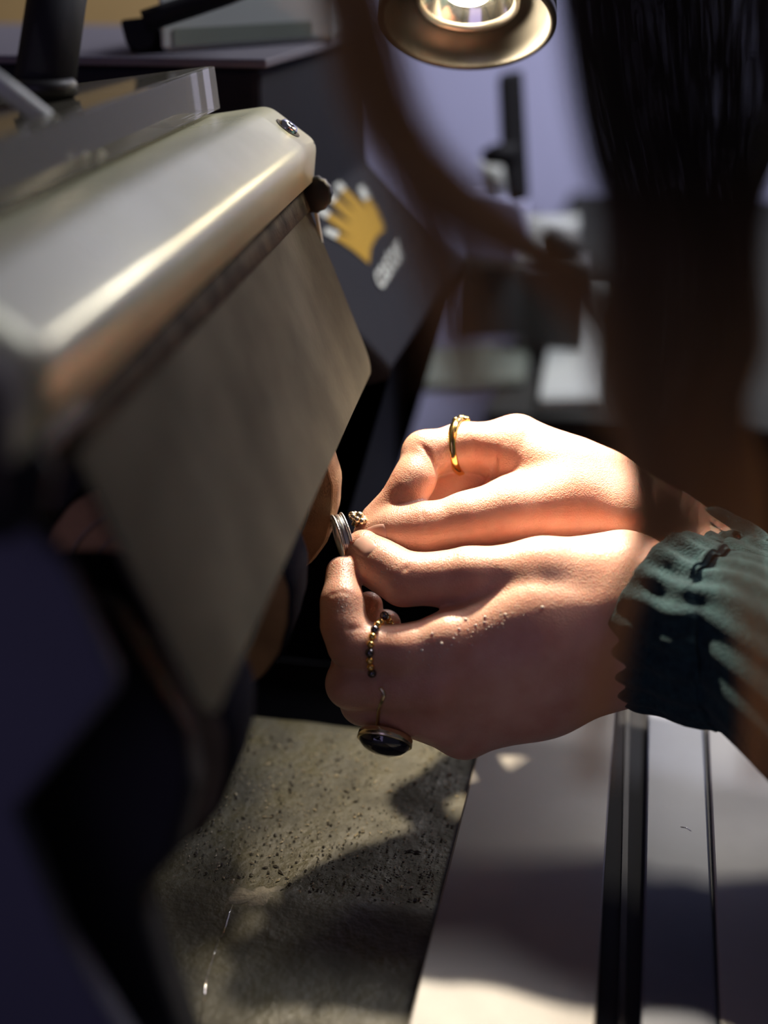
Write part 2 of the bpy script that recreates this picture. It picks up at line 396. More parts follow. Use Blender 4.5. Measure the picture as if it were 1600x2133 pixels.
# ------------------------------------------------------------------ dusty trough below the wheels
def dust_material():
    m = mat('dust_grime', (0.052, 0.044, 0.016), 0.6, 0.0, vscale=55, col2=(0.030, 0.026, 0.012), bump=0.7, bscale=260, rvar=0.15)
    return m
M['dust'] = dust_material()
tr = thing('dust_trough', 'dusty olive-brown metal catch trough below the polishing wheels', 'trough')
nx, ny = 130, 170
ys = np.linspace(-0.40, 0.155, ny)
def hnoise(x, y):
    return (math.sin(61 * x + 3 * math.sin(37 * y)) * math.sin(53 * y + 2) * 0.0004 + math.sin(160 * x + 90 * y) * math.sin(140 * y - 60 * x) * 0.0003)
e1 = onz(470, 1830, 0.0).y; YR = onz(600, 1508, -0.004).y
edgeL = [onz(990, 1580, 0.004), onz(850, 2133, 0.004)]
_dl = (edgeL[0] - edgeL[1]); 
def edge_x(y): return edgeL[0].x + (y - edgeL[0].y) * _dl.x / _dl.y
V = []; F = []
for j, y in enumerate(ys):
    for i in range(nx):
        x = -0.42 + (edge_x(y) + 0.42) * i / (nx - 1)
        st = 0.004 * (1 / (1 + math.exp((y - e1) / 0.0012)))
        q = min(max(y - YR, 0), 0.0119); V.append((x, min(y, YR + 0.0122), hnoise(x, y) - 0.004 + st * 0.5 - (0.012 - math.sqrt(0.000144 - q * q)) - (0.014 if y > YR + 0.0122 else 0)))
for j in range(ny - 1):
    for i in range(nx - 1):
        a = j * nx + i; F.append((a, a + 1, a + nx + 1, a + nx))
mesh('trough_floor', V, F, M['dust'], tr, True)
box('suction_slot_shade', (-0.42, YR + 0.008, -0.0305), (0.012, 0.157, -0.0285), M['slot'], tr)  # thin black sheet: shade beyond the trough edge put into its colour
box('back_shade_plate', (-0.40, 0.1572, -0.0285), (0.012, 0.1590, 0.060), M['slot'], tr)  # black plate added to keep the ground behind the trough dark
M['grit'] = mat('pale_grit', (0.55, 0.47, 0.30), 0.25, 0.3, var=0.5, vscale=300)
M['grit_dark'] = mat('dark_grit', (0.05, 0.042, 0.025), 0.6, 0.0)
def grit(name, n, m, smin, smax, reg):
    V = []; F = []
    for _ in range(n):
        px = random.uniform(reg[0], reg[2]); py = random.uniform(reg[1], reg[3])
        c = onz(px, py, -0.0035); s = random.uniform(smin, smax) * (0.4 + random.random() ** 3)
        if c.x > edge_x(c.y) - 0.004: continue
        b = len(V); A = random.uniform(0, 6.28); el = random.choice((1, 1, 1.3, 2.2))
        ax = Vector((math.cos(A), math.sin(A), 0)); ay = Vector((-math.sin(A), math.cos(A), 0))
        c.z += hnoise(c.x, c.y)
        for q in ((el, 0, 0), (0, 1, 0), (-el, 0, 0.1), (0, -1, 0), (0.2, 0.1, 1.0), (0, 0, -0.8)):
            V.append(c + ax * (q[0] * s) + ay * (q[1] * s) + Vector((0, 0, q[2] * s * 0.8)))
        F += [(b, b + 1, b + 4), (b + 1, b + 2, b + 4), (b + 2, b + 3, b + 4), (b + 3, b, b + 4)]
    o = mesh(name, V, F, m, tr); o['kind'] = 'stuff'; return o
grit('grit', 3200, M['grit'], 0.00018, 0.00065, (380, 1525, 1000, 2000))
grit('dark_grit', 2000, M['grit_dark'], 0.0003, 0.0009, (400, 1525, 1000, 2050))
# pale residue along the fold and two scratches
M['residue'] = mat('pale_residue', (0.16, 0.14, 0.10), 0.7, 0.0, var=0.7, vscale=220, bump=0.5, bscale=600)
def blob(name, cx, cy, rx, ry, z, m, parent, n=60):
    c = onz(cx, cy, z); ex = onz(cx + rx, cy, z) - c; ey = onz(cx, cy + ry, z) - c; V = [c + Vector((0, 0, 0.0006))]; F = []
    for i in range(n):
        a = 2 * math.pi * i / n; k = 1 + 0.18 * math.sin(5 * a + 1) + 0.12 * math.sin(11 * a) + random.uniform(-.12, .12)
        V.append(c + (ex * math.cos(a) + ey * math.sin(a)) * k)
    for i in range(n): F.append((0, 1 + i, 1 + (i + 1) % n))
    return mesh(name, V, F, m, parent)
blob('residue', 540, 1868, 72, 20, -0.0022, M['residue'], tr)
tube('scratch', [onz(*p, -0.0015) for p in ((484, 1884), (478, 1902), (470, 1930), (462, 1952))], 0.00022, M['chrome'], tr, 5)
tube('scratch', [onz(*p, -0.0015) for p in ((455, 1955), (445, 1990), (430, 2040), (418, 2133))], 0.00016, M['chrome'], tr, 5)

# ------------------------------------------------------------------ bench to the right: boards, black channel, metal rail
bench = thing('workbench', 'pale grey workbench boards with black channel and metal rail beside the trough', 'workbench')
ZB = 0.010
def strip(name, xs_top, y_top, xs_bot, y_bot, z, th, m, bev=0.001):
    a, b = onz(xs_top[0], y_top, z), onz(xs_bot[0], y_bot, z); c, d = onz(xs_top[1], y_top, z), onz(xs_bot[1], y_bot, z)
    def ext(p, q, y): return p + (q - p) * ((y - p.y) / (q.y - p.y))
    pts = [ext(a, b, -0.42), ext(c, d, -0.42), ext(c, d, 0.20), ext(a, b, 0.20)]
    return solid(name, pts, Vector((0, 0, -th)), m, bench, bev)
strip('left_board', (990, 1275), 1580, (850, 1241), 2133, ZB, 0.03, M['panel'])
strip('black_channel', (1262, 1360), 1580, (1225, 1350), 2133, ZB - 0.008, 0.02, M['black'], 0)
strip('channel_bead', (1301, 1311), 1580, (1288, 1303), 2133, ZB - 0.006, 0.004, M['darkmetal'], 0)
strip('metal_rail', (1348, 1469), 1580, (1336, 1496), 2133, ZB - 0.001, 0.03, M['rail'])
strip('rail_slot', (1467, 1478), 1580, (1492, 1502), 2133, ZB - 0.004, 0.02, M['darkmetal'], 0)
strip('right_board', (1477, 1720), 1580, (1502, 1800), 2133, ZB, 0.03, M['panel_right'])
tube('scratch', [onz(*p, ZB - 0.0009) for p in ((1418, 1722), (1430, 1724), (1440, 1731))], 0.00012, M['chrome'], bench, 5)
box('carcass', (-0.5, -0.42, -0.75), (0.19, 0.15, -0.031), M['wood'], bench)

# ------------------------------------------------------------------ second machine behind, with its printed crown
WN = Vector((-1, 0, 1)).normalized(); LP0 = P(770, 500, 0.87); LN = Vector((1, 0, 1)).normalized()
def onlogo(px, py, lift=0.0): return onplane(px, py, LP0, LN) + LN * lift
m2 = thing('second_machine', 'dark navy polishing machine with a printed yellow crown behind the steel hood', 'machine')
pb = onlogo(858, 715); pm = onlogo(640, 428)
xb, zb = pb.x, pb.z; xm, zm = pm.x, pm.z
EXV = Vector((1, 0, 0))
ptop = onplane(655, 108, pm, EXV); ZT = ptop.z
ya, yb = 0.16, onplane(770, 330, pm, EXV).y
sec = [(xm - 0.45, ZT), (xm, ZT), (xm, zm), (xb, zb), (xb - 0.05, zb - 0.015), (xb - 0.05, -0.02), (xm - 0.45, -0.02)]
solid('body', [Vector((x, ya, z)) for x, z in sec], Vector((0, yb - ya, 0)), M['navy_deep'], m2, 0.004)
box('top_plate', (xm - 0.45, ya - 0.004, ZT + 0.0005), (xm + 0.005, yb + 0.004, ZT + 0.005), M['topplate'], m2, 0.001)
ZT += 0.0055
def decal(name, pix, m, lift=0.0006):
    pts = [onlogo(*p, lift) for p in pix]
    bm = bmesh.new(); f = bm.faces.new([bm.verts.new(p) for p in pts]); bmesh.ops.triangulate(bm, faces=[f])
    return from_bm(name, bm, m, m2)
def crown_decal():
    bowl = [(768, 551), (735, 523), (714, 509), (732, 498), (736, 471), (749, 451), (768, 440), (787, 441), (801, 478), (783, 495), (771, 518)]
    decal('crown', bowl, M['yellow'])
    for tip, l, r in (((679, 483), (714, 509), (733, 498)), ((662, 438), (732, 499), (737, 470)), ((677, 404), (736, 472), (750, 450)), ((696, 381), (748, 452), (769, 440)), ((752, 394), (767, 441), (788, 442))):
        w = 5; dx, dy = r[0] - l[0], r[1] - l[1]; q = math.hypot(dx, dy); dx, dy = dx / q * w, dy / q * w
        decal('crown_spike', [(tip[0] - dx, tip[1] - dy), l, r, (tip[0] + dx, tip[1] + dy)], M['yellow'], 0.0007)
        cx, cy = (l[0] + r[0]) / 2, (l[1] + r[1]) / 2; vx, vy = tip[0] - cx, tip[1] - cy; q = math.hypot(vx, vy); vx, vy = vx / q, vy / q
        A = (tip[0] + vx * 4, tip[1] + vy * 4); B = (tip[0] - vx * 24, tip[1] - vy * 24)
        decal('crown_tip', [(A[0] - vy * 6, A[1] + vx * 6), (B[0] - vy * 8, B[1] + vx * 8), (B[0] + vy * 8, B[1] - vx * 8), (A[0] + vy * 6, A[1] - vx * 6)], M['white'], 0.0010)
crown_decal()
def lettering():
    o0 = onlogo(792, 607, 0.001); ex = onlogo(843, 527, 0.001) - o0; ey = onlogo(774, 572, 0.001) - o0
    cu = bpy.data.curves.new('lettering', 'FONT'); cu.body = 'castor'; cu.size = 1.0; cu.resolution_u = 3; cu.offset = 0.018
    ob = bpy.data.objects.new('lettering_src', cu); COL.objects.link(ob)
    dg = bpy.context.evaluated_depsgraph_get(); me = bpy.data.meshes.new_from_object(ob.evaluated_get(dg))
    bpy.data.objects.remove(ob)
    co = np.array([v.co[:] for v in me.vertices]); wx = co[:, 0].max()
    for v in me.vertices: v.co = o0 + ex * (v.co.x / wx) + ey * (v.co.y / 0.52)
    me.materials.append(M['white']); me.update()
    link(bpy.data.objects.new('lettering', me), m2)
lettering()

# things lying on the second machine and behind it, top left
bxp = thing('pale_box', 'pale grey flat box on top of the navy machine, behind the hood', 'box')
c0 = [onz(335, 110, ZT), onz(700, 84, ZT)]
_e = (c0[1] - c0[0]).normalized(); bk = Vector((FWD.x * .6, FWD.y, 0)).normalized() * 0.10
solid('tray', [c0[0], c0[1], c0[1] + bk, c0[0] + bk], Vector((0, 0, 0.050)), M['tray'], bxp, 0.003)
lb = bk.normalized() * -0.0012
solid('label_strip', [c0[0] + _e * .01 + lb + Vector((0, 0, .003)), c0[1] - _e * .02 + lb + Vector((0, 0, .003)), c0[1] - _e * .02 + lb + Vector((0, 0, .012)), c0[0] + _e * .01 + lb + Vector((0, 0, .012))], -lb * 0.8, M['traygreen'], bxp)
pst = thing('lamp_post', 'thick black leaning post in the upper left corner', 'post')
pf = onz(90, 196, ZT); pd = (pf - CAM).dot(FWD)
tube('shaft', [pf, P(118, 0, pd + .02), P(165, -250, pd + .05)], 0.0118, M['black'], pst, 20)
lathe('foot', [(0.0, 0.0), (0.0135, 0.0), (0.0135, 0.004), (0.0118, 0.006), (0.0, 0.006)], pf, Vector((0, 0, 1)), M['darkmetal'], pst, 24)
clp = thing('black_clamp', 'small black clamp at the left end of the pale box', 'clamp')
kd = (c0[0] - CAM).dot(FWD)
solid('jaw', [P(*p, kd) for p in ((248, 38), (322, 30), (330, 62), (318, 98), (290, 108), (262, 92))], FWD * 0.03, M['black'], clp, 0.003)
tube('cable', [P(*p, kd - .012) for p in ((300, 45), (345, 30), (400, 12), (470, -12), (540, -40))], 0.0058, M['black'], clp)
brd = thing('mustard_board', 'mustard brown board standing behind the black leaning post', 'board')
bq = [P(*p, 1.62) for p in ((-500, -300), (420, -300), (420, 260), (-500, 260))]
solid('panel', bq, FWD * 0.02, M['mustard'], brd)

# ------------------------------------------------------------------ bench in the background right
bb = thing('back_bench', 'dark workbench with brown wooden front behind the raised hand', 'workbench')
e0 = onz(800, 846, 0.0); e0y = e0.y
box('top', (xb + .004, e0y, -0.025), (1.3, 1.745, 0.0), M['benchtop'], bb, 0.002)
box('front', (xb + .004, e0y + 0.01, -0.75), (1.3, e0y + 0.03, -0.027), M['wood'], bb)
def flat(name, label, pix, h, m, cat):
    t = thing(name, label, cat)
    pts = [onz(*p, h) for p in pix]
    solid('body', pts, Vector((0, 0, -h + 0.0005)), m, t, 0.003)
    c = sum(pts, Vector()) / len(pts)
    solid('lid', [c + (p - c) * 0.97 + Vector((0, 0, 0.0012)) for p in pts], Vector((0, 0, -0.001)), m, t)
    return t
flat('pale_tray', 'pale grey flat tray at the front of the back bench, beside the hair', ((1122, 830), (1262, 826), (1285, 600), (1162, 604)), 0.012, M['tray'], 'tray')
flat('sage_tray', 'sage green flat tray on the back bench above the gold ring', ((832, 806), (1090, 790), (1105, 716), (880, 724)), 0.008, M['traygreen'], 'tray')
dk = thing('charcoal_box', 'charcoal box with pale lid on the back bench', 'box')
a0, a1 = onz(945, 708, 0.0), onz(1118, 700, 0.0)
hgt = 0.075
solid('body', [a0, a1, a1 + Vector((0.03, 0.22, 0)), a0 + Vector((0.03, 0.22, 0))], Vector((0, 0, hgt)), M['dark'], dk, 0.002)
solid('lid', [p + Vector((0, 0, hgt + 0.0005)) for p in (a0, a1, a1 + Vector((0.03, 0.22, 0)), a0 + Vector((0.03, 0.22, 0)))], Vector((0, 0, 0.012)), M['tray'], dk, 0.002)
# black lever with a side peg hanging in front of the lavender wall
lv = thing('black_lever', 'upright black lever with side peg before the lavender wall', 'lever')
solid('bar', [P(*p, 1.15) for p in ((1040, 150), (1090, 142), (1104, 410), (1062, 418), (1048, 330))], FWD * 0.018, M['black'], lv, 0.004)
tube('peg', [P(1075, 322, 1.157), P(1030, 322, 1.157), P(1006, 330, 1.157)], [0.011, 0.009, 0.006], M['black'], lv, 14)
cup = thing('white_cup', 'small white cup behind the black lever', 'cup')
cc = P(1030, 415, 1.36)
lathe('body', [(0, 0), (0.012, 0), (0.017, 0.034), (0.0155, 0.034), (0.011, 0.002), (0, 0.002)], cc, Vector((0, 0, 1)), M['tray'], cup, 32)
box('stand', (cc.x - 0.03, cc.y - 0.02, 0.0885), (cc.x + 0.03, cc.y + 0.03, cc.z), M['wall'], cup, 0.003)
sb = thing('dark_pot', 'small dark pot at the foot of the lavender wall', 'pot')
pc = P(1165, 545, 1.32)
lathe('body', [(0, 0), (0.018, 0), (0.022, 0.02), (0.017, 0.03), (0.0, 0.03)], pc, Vector((0, 0, 1)), M['dark'], sb, 32)
box('plinth', (pc.x - 0.03, pc.y - 0.03, 0.0), (pc.x + 0.03, pc.y + 0.03, pc.z), M['dark'], sb, 0.002)

# ------------------------------------------------------------------ work lamp
lamp = thing('work_lamp', 'round work lamp with glowing bulb shining down on the hands', 'lamp')
LC = P(972, 46, 0.652)                                    # centre of the rim
TARGET = P(960, 1180, 0.60)
LA = (Vector((0.05, -0.56, -0.83))).normalized()         # where it faces
lathe('reflector', [(0.0412, 0.000), (0.0408, -0.002), (0.038, -0.006), (0.0315, -0.010), (0.0262, -0.0125), (0.0245, -0.0125)], LC, LA, M['lamp'], lamp, 72)
lathe('housing', [(0.0412, 0.0), (0.0437, -0.004), (0.043, -0.02), (0.036, -0.05), (0.02, -0.075), (0.0, -0.078)], LC, LA, M['black'], lamp, 64)
lathe('rim', [(0.0404, 0.0006), (0.0420, 0.0018), (0.0437, 0.0004), (0.0437, -0.0036), (0.0418, -0.003)], LC, LA, M['lamp'], lamp, 72)
lathe('inner_rim', [(0.0255, -0.0125), (0.0252, -0.0095), (0.0232, -0.0095), (0.0224, -0.0125)], LC, LA, M['lamp_rim'], lamp, 64)
lathe('inner_reflector', [(0.0226, -0.012), (0.020, -0.018), (0.015, -0.024), (0.006, -0.030), (0.0, -0.031)], LC, LA, M['chrome'], lamp, 64)
em = bpy.data.materials.new('lit_bulb'); em.use_nodes = True
eb = em.node_tree.nodes['Principled BSDF']; eb.inputs['Base Color'].default_value = (1, 1, 1, 1)
eb.inputs['Emission Color'].default_value = (1.0, 0.86, 0.62, 1); eb.inputs['Emission Strength'].default_value = 60
lathe('bulb', [(0.0, -0.0115), (0.006, -0.0122), (0.0105, -0.015), (0.0118, -0.019), (0.010, -0.024), (0.006, -0.028)], LC, LA, em, lamp, 40)
tube('neck', [LC - LA * 0.07, LC - LA * 0.11 + Vector((0, 0.03, 0.02)), LC + Vector((0.02, 0.18, 0.16)), LC + Vector((0.03, 0.34, 0.02))], 0.006, M['black'], lamp)
sp = bpy.data.lights.new('lamp_light', 'SPOT'); sp.energy = 30.0; sp.color = (1.0, 0.86, 0.66)
sp.spot_size = math.radians(124); sp.spot_blend = 1.0; sp.shadow_soft_size = 0.008
so = bpy.data.objects.new('lamp_light', sp); COL.objects.link(so)
so.location = LC - LA * 0.008; so.rotation_euler = (LA + RGT * .85).to_track_quat('-Z', 'Y').to_euler(); so.parent = lamp

# ------------------------------------------------------------------ the person: hands as one smooth skin
def sdf_mesh(prims, grooves, vox, pad=0.006):
    A = np.array([[*p[0]] for p in prims] + [[*p[1]] for p in prims]); R = max(max(p[2], p[3]) for p in prims)
    lo = A.min(0) - R - pad; hi = A.max(0) + R + pad
    n = np.ceil((hi - lo) / vox).astype(int) + 1
    f = np.full(n, 0.03, np.float32)
    ax = [lo[i] + np.arange(n[i]) * vox for i in range(3)]
    for a, b, ra, rb, k in prims:
        a = np.array(a, float); b = np.array(b, float); m = max(ra, rb) + 0.014
        l = np.minimum(a, b) - m; h = np.maximum(a, b) + m
        s = [slice(max(0, int((l[i] - lo[i]) / vox)), min(n[i], int((h[i] - lo[i]) / vox) + 2)) for i in range(3)]
        X = ax[0][s[0]][:, None, None]; Y = ax[1][s[1]][None, :, None]; Z = ax[2][s[2]][None, None, :]
        d = b - a; dd = max(float(d @ d), 1e-12)
        t = np.clip(((X - a[0]) * d[0] + (Y - a[1]) * d[1] + (Z - a[2]) * d[2]) / dd, 0, 1)
        dist = np.sqrt((X - a[0] - t * d[0]) ** 2 + (Y - a[1] - t * d[1]) ** 2 + (Z - a[2] - t * d[2]) ** 2) - (ra + (rb - ra) * t)
        g = f[s[0], s[1], s[2]]
        hh = np.maximum(k - np.abs(g - dist), 0) / k
        f[s[0], s[1], s[2]] = np.minimum(g, dist) - hh * hh * k * 0.25
    for pts, w, dep in grooves:
        for a, b in zip(pts[:-1], pts[1:]):
            a = np.array(a, float); b = np.array(b, float); m = 3 * w
            l = np.minimum(a, b) - m; h = np.maximum(a, b) + m
            s = [slice(max(0, int((l[i] - lo[i]) / vox)), min(n[i], int((h[i] - lo[i]) / vox) + 2)) for i in range(3)]
            if any(q.stop <= q.start for q in s): continue
            X = ax[0][s[0]][:, None, None]; Y = ax[1][s[1]][None, :, None]; Z = ax[2][s[2]][None, None, :]
            d = b - a; dd = max(float(d @ d), 1e-12)
            t = np.clip(((X - a[0]) * d[0] + (Y - a[1]) * d[1] + (Z - a[2]) * d[2]) / dd, 0, 1)
            q2 = (X - a[0] - t * d[0]) ** 2 + (Y - a[1] - t * d[1]) ** 2 + (Z - a[2] - t * d[2]) ** 2
            f[s[0], s[1], s[2]] += (dep * np.exp(-q2 / (w * w))).astype(np.float32)
    return surface_nets(f, lo, vox)
def surface_nets(f, lo, h):
    ins = f < 0; c = [f[i:f.shape[0] - 1 + i, j:f.shape[1] - 1 + j, k:f.shape[2] - 1 + k] for i in (0, 1) for j in (0, 1) for k in (0, 1)]
    cnt = sum((x < 0).astype(np.int8) for x in c); mix = (cnt > 0) & (cnt < 8)
    I = np.argwhere(mix); idx = np.full(mix.shape, -1, np.int64); idx[mix] = np.arange(len(I))
    val = [x[mix] for x in c]; off = [(i, j, k) for i in (0, 1) for j in (0, 1) for k in (0, 1)]
    acc = np.zeros((len(I), 3)); num = np.zeros(len(I))
    for a in range(8):
        for b in range(a + 1, 8):
            if sum(abs(off[a][q] - off[b][q]) for q in range(3)) != 1: continue
            va, vb = val[a], val[b]; cr = (va < 0) != (vb < 0)
            t = np.where(cr, va / np.where(cr, va - vb, 1), 0)
            p = np.array(off[a])[None] + t[:, None] * (np.array(off[b]) - np.array(off[a]))[None]
            acc += np.where(cr[:, None], p, 0); num += cr
    V = lo + (I + acc / num[:, None]) * h
    F = []
    for ax_ in range(3):
        o = [0, 0, 0]; o[ax_] = 1
        s0 = tuple(slice(0, ins.shape[i] - o[i]) for i in range(3)); s1 = tuple(slice(o[i], ins.shape[i]) for i in range(3))
        ch = ins[s0] != ins[s1]; E = np.argwhere(ch)
        b1, b2 = (ax_ + 1) % 3, (ax_ + 2) % 3
        E = E[(E[:, b1] > 0) & (E[:, b2] > 0) & (E[:, b1] < mix.shape[b1]) & (E[:, b2] < mix.shape[b2])]
        if not len(E): continue
        d1 = np.zeros(3, int); d1[b1] = 1; d2 = np.zeros(3, int); d2[b2] = 1
        g = lambda e: idx[e[:, 0], e[:, 1], e[:, 2]]
        q = np.stack([g(E - d1 - d2), g(E - d2), g(E), g(E - d1)], 1)
        flip = ~ins[E[:, 0], E[:, 1], E[:, 2]]
        q[flip] = q[flip][:, ::-1]; F.append(q)
    return V, np.concatenate(F)
def chain(pts, k=0.004):       # (px, py, depth, radius) joints -> tapered limb pieces
    return [(P(*a[:3]), P(*b[:3]), a[3], b[3], k) for a, b in zip(pts[:-1], pts[1:])]

# right hand, the far one
R_IDX = [(1066, 938, .630, .0150), (965, 930, .627, .0106), (885, 944, .622, .0098), (862, 1000, .613, .0091), (848, 1022, .611, .0083), (780, 1078, .610, .0060)]
R_THB = [(1300, 1085, .612, .0200), (1180, 1062, .612, .0190), (1060, 1072, .606, .0150), (980, 1085, .603, .0122), (880, 1103, .603, .0108), (820, 1108, .604, .0098), (772, 1116, .606, .0080)]
R_MID = [(1085, 975, .646, .0138), (930, 1026, .632, .0108), (850, 1075, .625, .0092), (795, 1095, .615, .0064)]
R_RNG = [(1110, 1030, .672, .0120), (970, 1085, .672, .0095), (900, 1140, .655, .0085), (930, 1180, .640, .0070)]
R_PNK = [(1150, 1085, .685, .0110), (1030, 1140, .685, .0085), (985, 1180, .668, .0075), (1010, 1200, .652, .0062)]
right = []
right += chain([(1375, 1140, .634, .0250), (1240, 1030, .632, .0200), (1078, 922, .630, .0130)], .010)
right += chain([(1380, 1150, .644, .0240), (1235, 1060, .648, .0200), (1090, 965, .652, .0125)], .010)
right += chain([(1385, 1165, .652, .0230), (1110, 1030, .672, .0120)], .010)
right += chain([(1390, 1180, .660, .0200), (1150, 1085, .685, .0110)], .010)
right += chain([(1340, 1110, .622, .0230), (1180, 1000, .620, .0160), (1075, 958, .624, .0120)], .012)
right += chain([(1200, 1035, .620, .0170), (1035, 1052, .620, .0110)], .010)
right += chain(R_THB, .007) + chain(R_IDX, .0045) + chain(R_MID, .004) + chain(R_RNG, .004) + chain(R_PNK, .004)
right += chain([(1375, 1145, .638, .0255), (1480, 1215, .630, .0275), (1640, 1310, .61, .031)], .010)
def gpath(pix, d, w, dep): return ([P(x, y, d) for x, y in pix], w, dep)
# left hand, the near one
L_THB = [(1290, 1205, .583, .0200), (1130, 1195, .581, .0150), (975, 1200, .583, .0116), (910, 1206, .584, .0104), (842, 1206, .585, .0108), (795, 1178, .590, .0101), (757, 1142, .596, .0083)]
L_IDX = [(935, 1338, .574, .0134), (850, 1358, .574, .0112), (733, 1342, .576, .0098), (716, 1300, .577, .0093), (713, 1255, .579, .0087), (712, 1192, .589, .0070)]
L_MID = [(912, 1428, .575, .0130), (732, 1424, .582, .0104), (735, 1350, .606, .0085), (768, 1262, .616, .0066)]
L_RNG = [(922, 1490, .582, .0124), (758, 1462, .593, .0098), (775, 1390, .614, .0083), (805, 1300, .622, .0068)]
L_PNK = [(968, 1524, .592, .0112), (845, 1492, .606, .0085), (850, 1430, .622, .0076), (860, 1370, .628, .0062)]
left = []
left += chain([(1320, 1270, .582, .0260), (1120, 1285, .577, .0180), (932, 1345, .574, .0130)], .012)
left += chain([(1325, 1300, .584, .0265), (1120, 1350, .578, .0190), (915, 1425, .576, .0130)], .012)
left += chain([(1330, 1325, .590, .0250), (1120, 1410, .585, .0185), (925, 1488, .583, .0125)], .012)
left += chain([(1335, 1350, .596, .0220), (1130, 1445, .594, .0165), (968, 1524, .592, .0115)], .012)
left += chain([(1290, 1210, .585, .0200), (1090, 1235, .588, .0120), (990, 1290, .584, .0090)], .012)
left += chain(L_THB, .006) + chain(L_IDX, .004) + chain(L_MID, .004) + chain(L_RNG, .004) + chain(L_PNK, .004)
left += chain([(1325, 1283, .586, .0270), (1440, 1332, .572, .0270), (1640, 1400, .545, .030)], .012)
grooves_R = [gpath(p, d, w, e) for p, d, w, e in (
    (((868, 1040), (880, 1065), (884, 1095), (878, 1120)), .592, .0010, .0004),
    (((858, 1045), (866, 1070), (868, 1100)), .592, .0009, .0003),
    (((862, 908), (893, 945), (910, 985)), .611, .0011, .0010),
    (((1040, 935), (1030, 970), (1032, 1015)), .6165, .0016, .0010),
    (((988, 925), (990, 955), (985, 995)), .6165, .0013, .0005))]
grooves_L = [gpath(p, d, w, e) for p, d, w, e in (
    (((670, 1242), (692, 1238), (715, 1234), (745, 1242)), .571, .0010, .0003),
    (((808, 1245), (820, 1215), (845, 1185), (850, 1165)), .574, .0010, .0004),
    (((830, 1250), (838, 1225), (858, 1195)), .574, .0010, .0003),
    (((725, 1312), (765, 1304), (800, 1312)), .567, .0010, .0006))]
def hand(prims, gro): return sdf_mesh([(tuple(a), tuple(b), r, s, k) for a, b, r, s, k in prims], gro, 0.0008)
VR, FR = hand(right, grooves_R); VL, FL = hand(left, grooves_L)

person = thing('person', 'person in dark teal knit sweater holding a ring to the wheel with both hands', 'person')
# the rest of the body: forearms, upper arms, shoulders, neck and head beyond the frame
def cpt(x, y, z): return CAM + RGT * x + UPV * y + FWD * z
hd = cpt(.17, .290, .38)
elL, shL = cpt(.262, -.150, .42), cpt(.34, .07, .37)
elR, shR = cpt(.385, -.130, .56), cpt(.38, .06, .68)
nk = cpt(.33, .15, .50); dn = Vector((0, 0, -1))
body = []
wl, wr = P(1640, 1400, .545), P(1640, 1310, .61)
elbL, elbR = elL.lerp((wl + shL) / 2, .04), elR.lerp((wr + shR) / 2, .04)
body += [(wl, elbL, .026, .024, .002), (elbL, shL, .024, .034, .002), (wr, elbR, .026, .024, .002), (elbR, shR, .024, .034, .002)]
body += [(shL, nk, .06, .06, .03), (shR, nk, .06, .06, .03), (nk + dn * .02, hd + dn * .05, .052, .050, .02)]
body += [((shL + shR) / 2 + dn * .05, (shL + shR) / 2 + dn * .42, .12, .13, .06), (shL + dn * .08, shL + dn * .40 + RGT * .05, .07, .09, .05), (shR + dn * .08, shR + dn * .40, .07, .09, .05)]
fc = (-RGT * 0.80 - Vector((0, 0, 1)) * 0.6).normalized()      # where the face looks: down to the work
tp = (Vector((0, 0, 1)) - fc * fc.z).normalized(); sd = fc.cross(tp)
body += [(hd + tp * .025 - fc * .02, hd + tp * .02 + fc * .02, .082, .078, .02), (hd - tp * .03 + fc * .025, hd - tp * .075 + fc * .05, .060, .034, .03)]
body += [(hd + fc * .088 + tp * .008, hd + fc * .112 - tp * .028, .007, .011, .012), (hd + fc * .088 - tp * .052 - sd * .014, hd + fc * .088 - tp * .052 + sd * .014, .008, .008, .01)]
body += [(hd + sd * s * .078 - tp * .01, hd + sd * s * .083 + tp * .02 - fc * .01, .010, .012, .006) for s in (-1, 1)]
body += [(hd + fc * .080 + sd * s * .032 + tp * .010, hd + fc * .080 + sd * s * .036 + tp * .010, .012, .012, .006) for s in (-1, 1)]
def sdf_big(prims, gro, vox):
    return sdf_mesh([(tuple(a), tuple(b), r, s, k) for a, b, r, s, k in prims], gro, vox, 0.03)
eyes = [([hd + fc * .092 + sd * s * .022 + tp * .018, hd + fc * .088 + sd * s * .044 + tp * .018], .012, .006) for s in (-1, 1)]
VB, FB = sdf_big(body, eyes, 0.006)
Vall = np.concatenate([VR, VL, VB]); Fall = np.concatenate([FR, FL + len(VR), FB + len(VR) + len(VL)])
bme = bpy.data.meshes.new('body')
bme.vertices.add(len(Vall)); bme.vertices.foreach_set('co', Vall.astype(np.float32).ravel())
bme.loops.add(len(Fall) * 4); bme.loops.foreach_set('vertex_index', Fall.astype(np.int32).ravel())
bme.polygons.add(len(Fall)); bme.polygons.foreach_set('loop_start', np.arange(len(Fall), dtype=np.int32) * 4)
bme.polygons.foreach_set('loop_total', np.full(len(Fall), 4, np.int32))
bme.polygons.foreach_set('use_smooth', np.ones(len(Fall), bool)); bme.update(calc_edges=True); bme.validate()
bme.materials.append(M['skin'])
bobj = link(bpy.data.objects.new('body', bme), person)
sm = bobj.modifiers.new('soften', 'SMOOTH'); sm.factor = 0.5; sm.iterations = 3
BVR = BVHTree.FromPolygons([tuple(v) for v in VR], FR.tolist()); BVL = BVHTree.FromPolygons([tuple(v) for v in VL], FL.tolist())

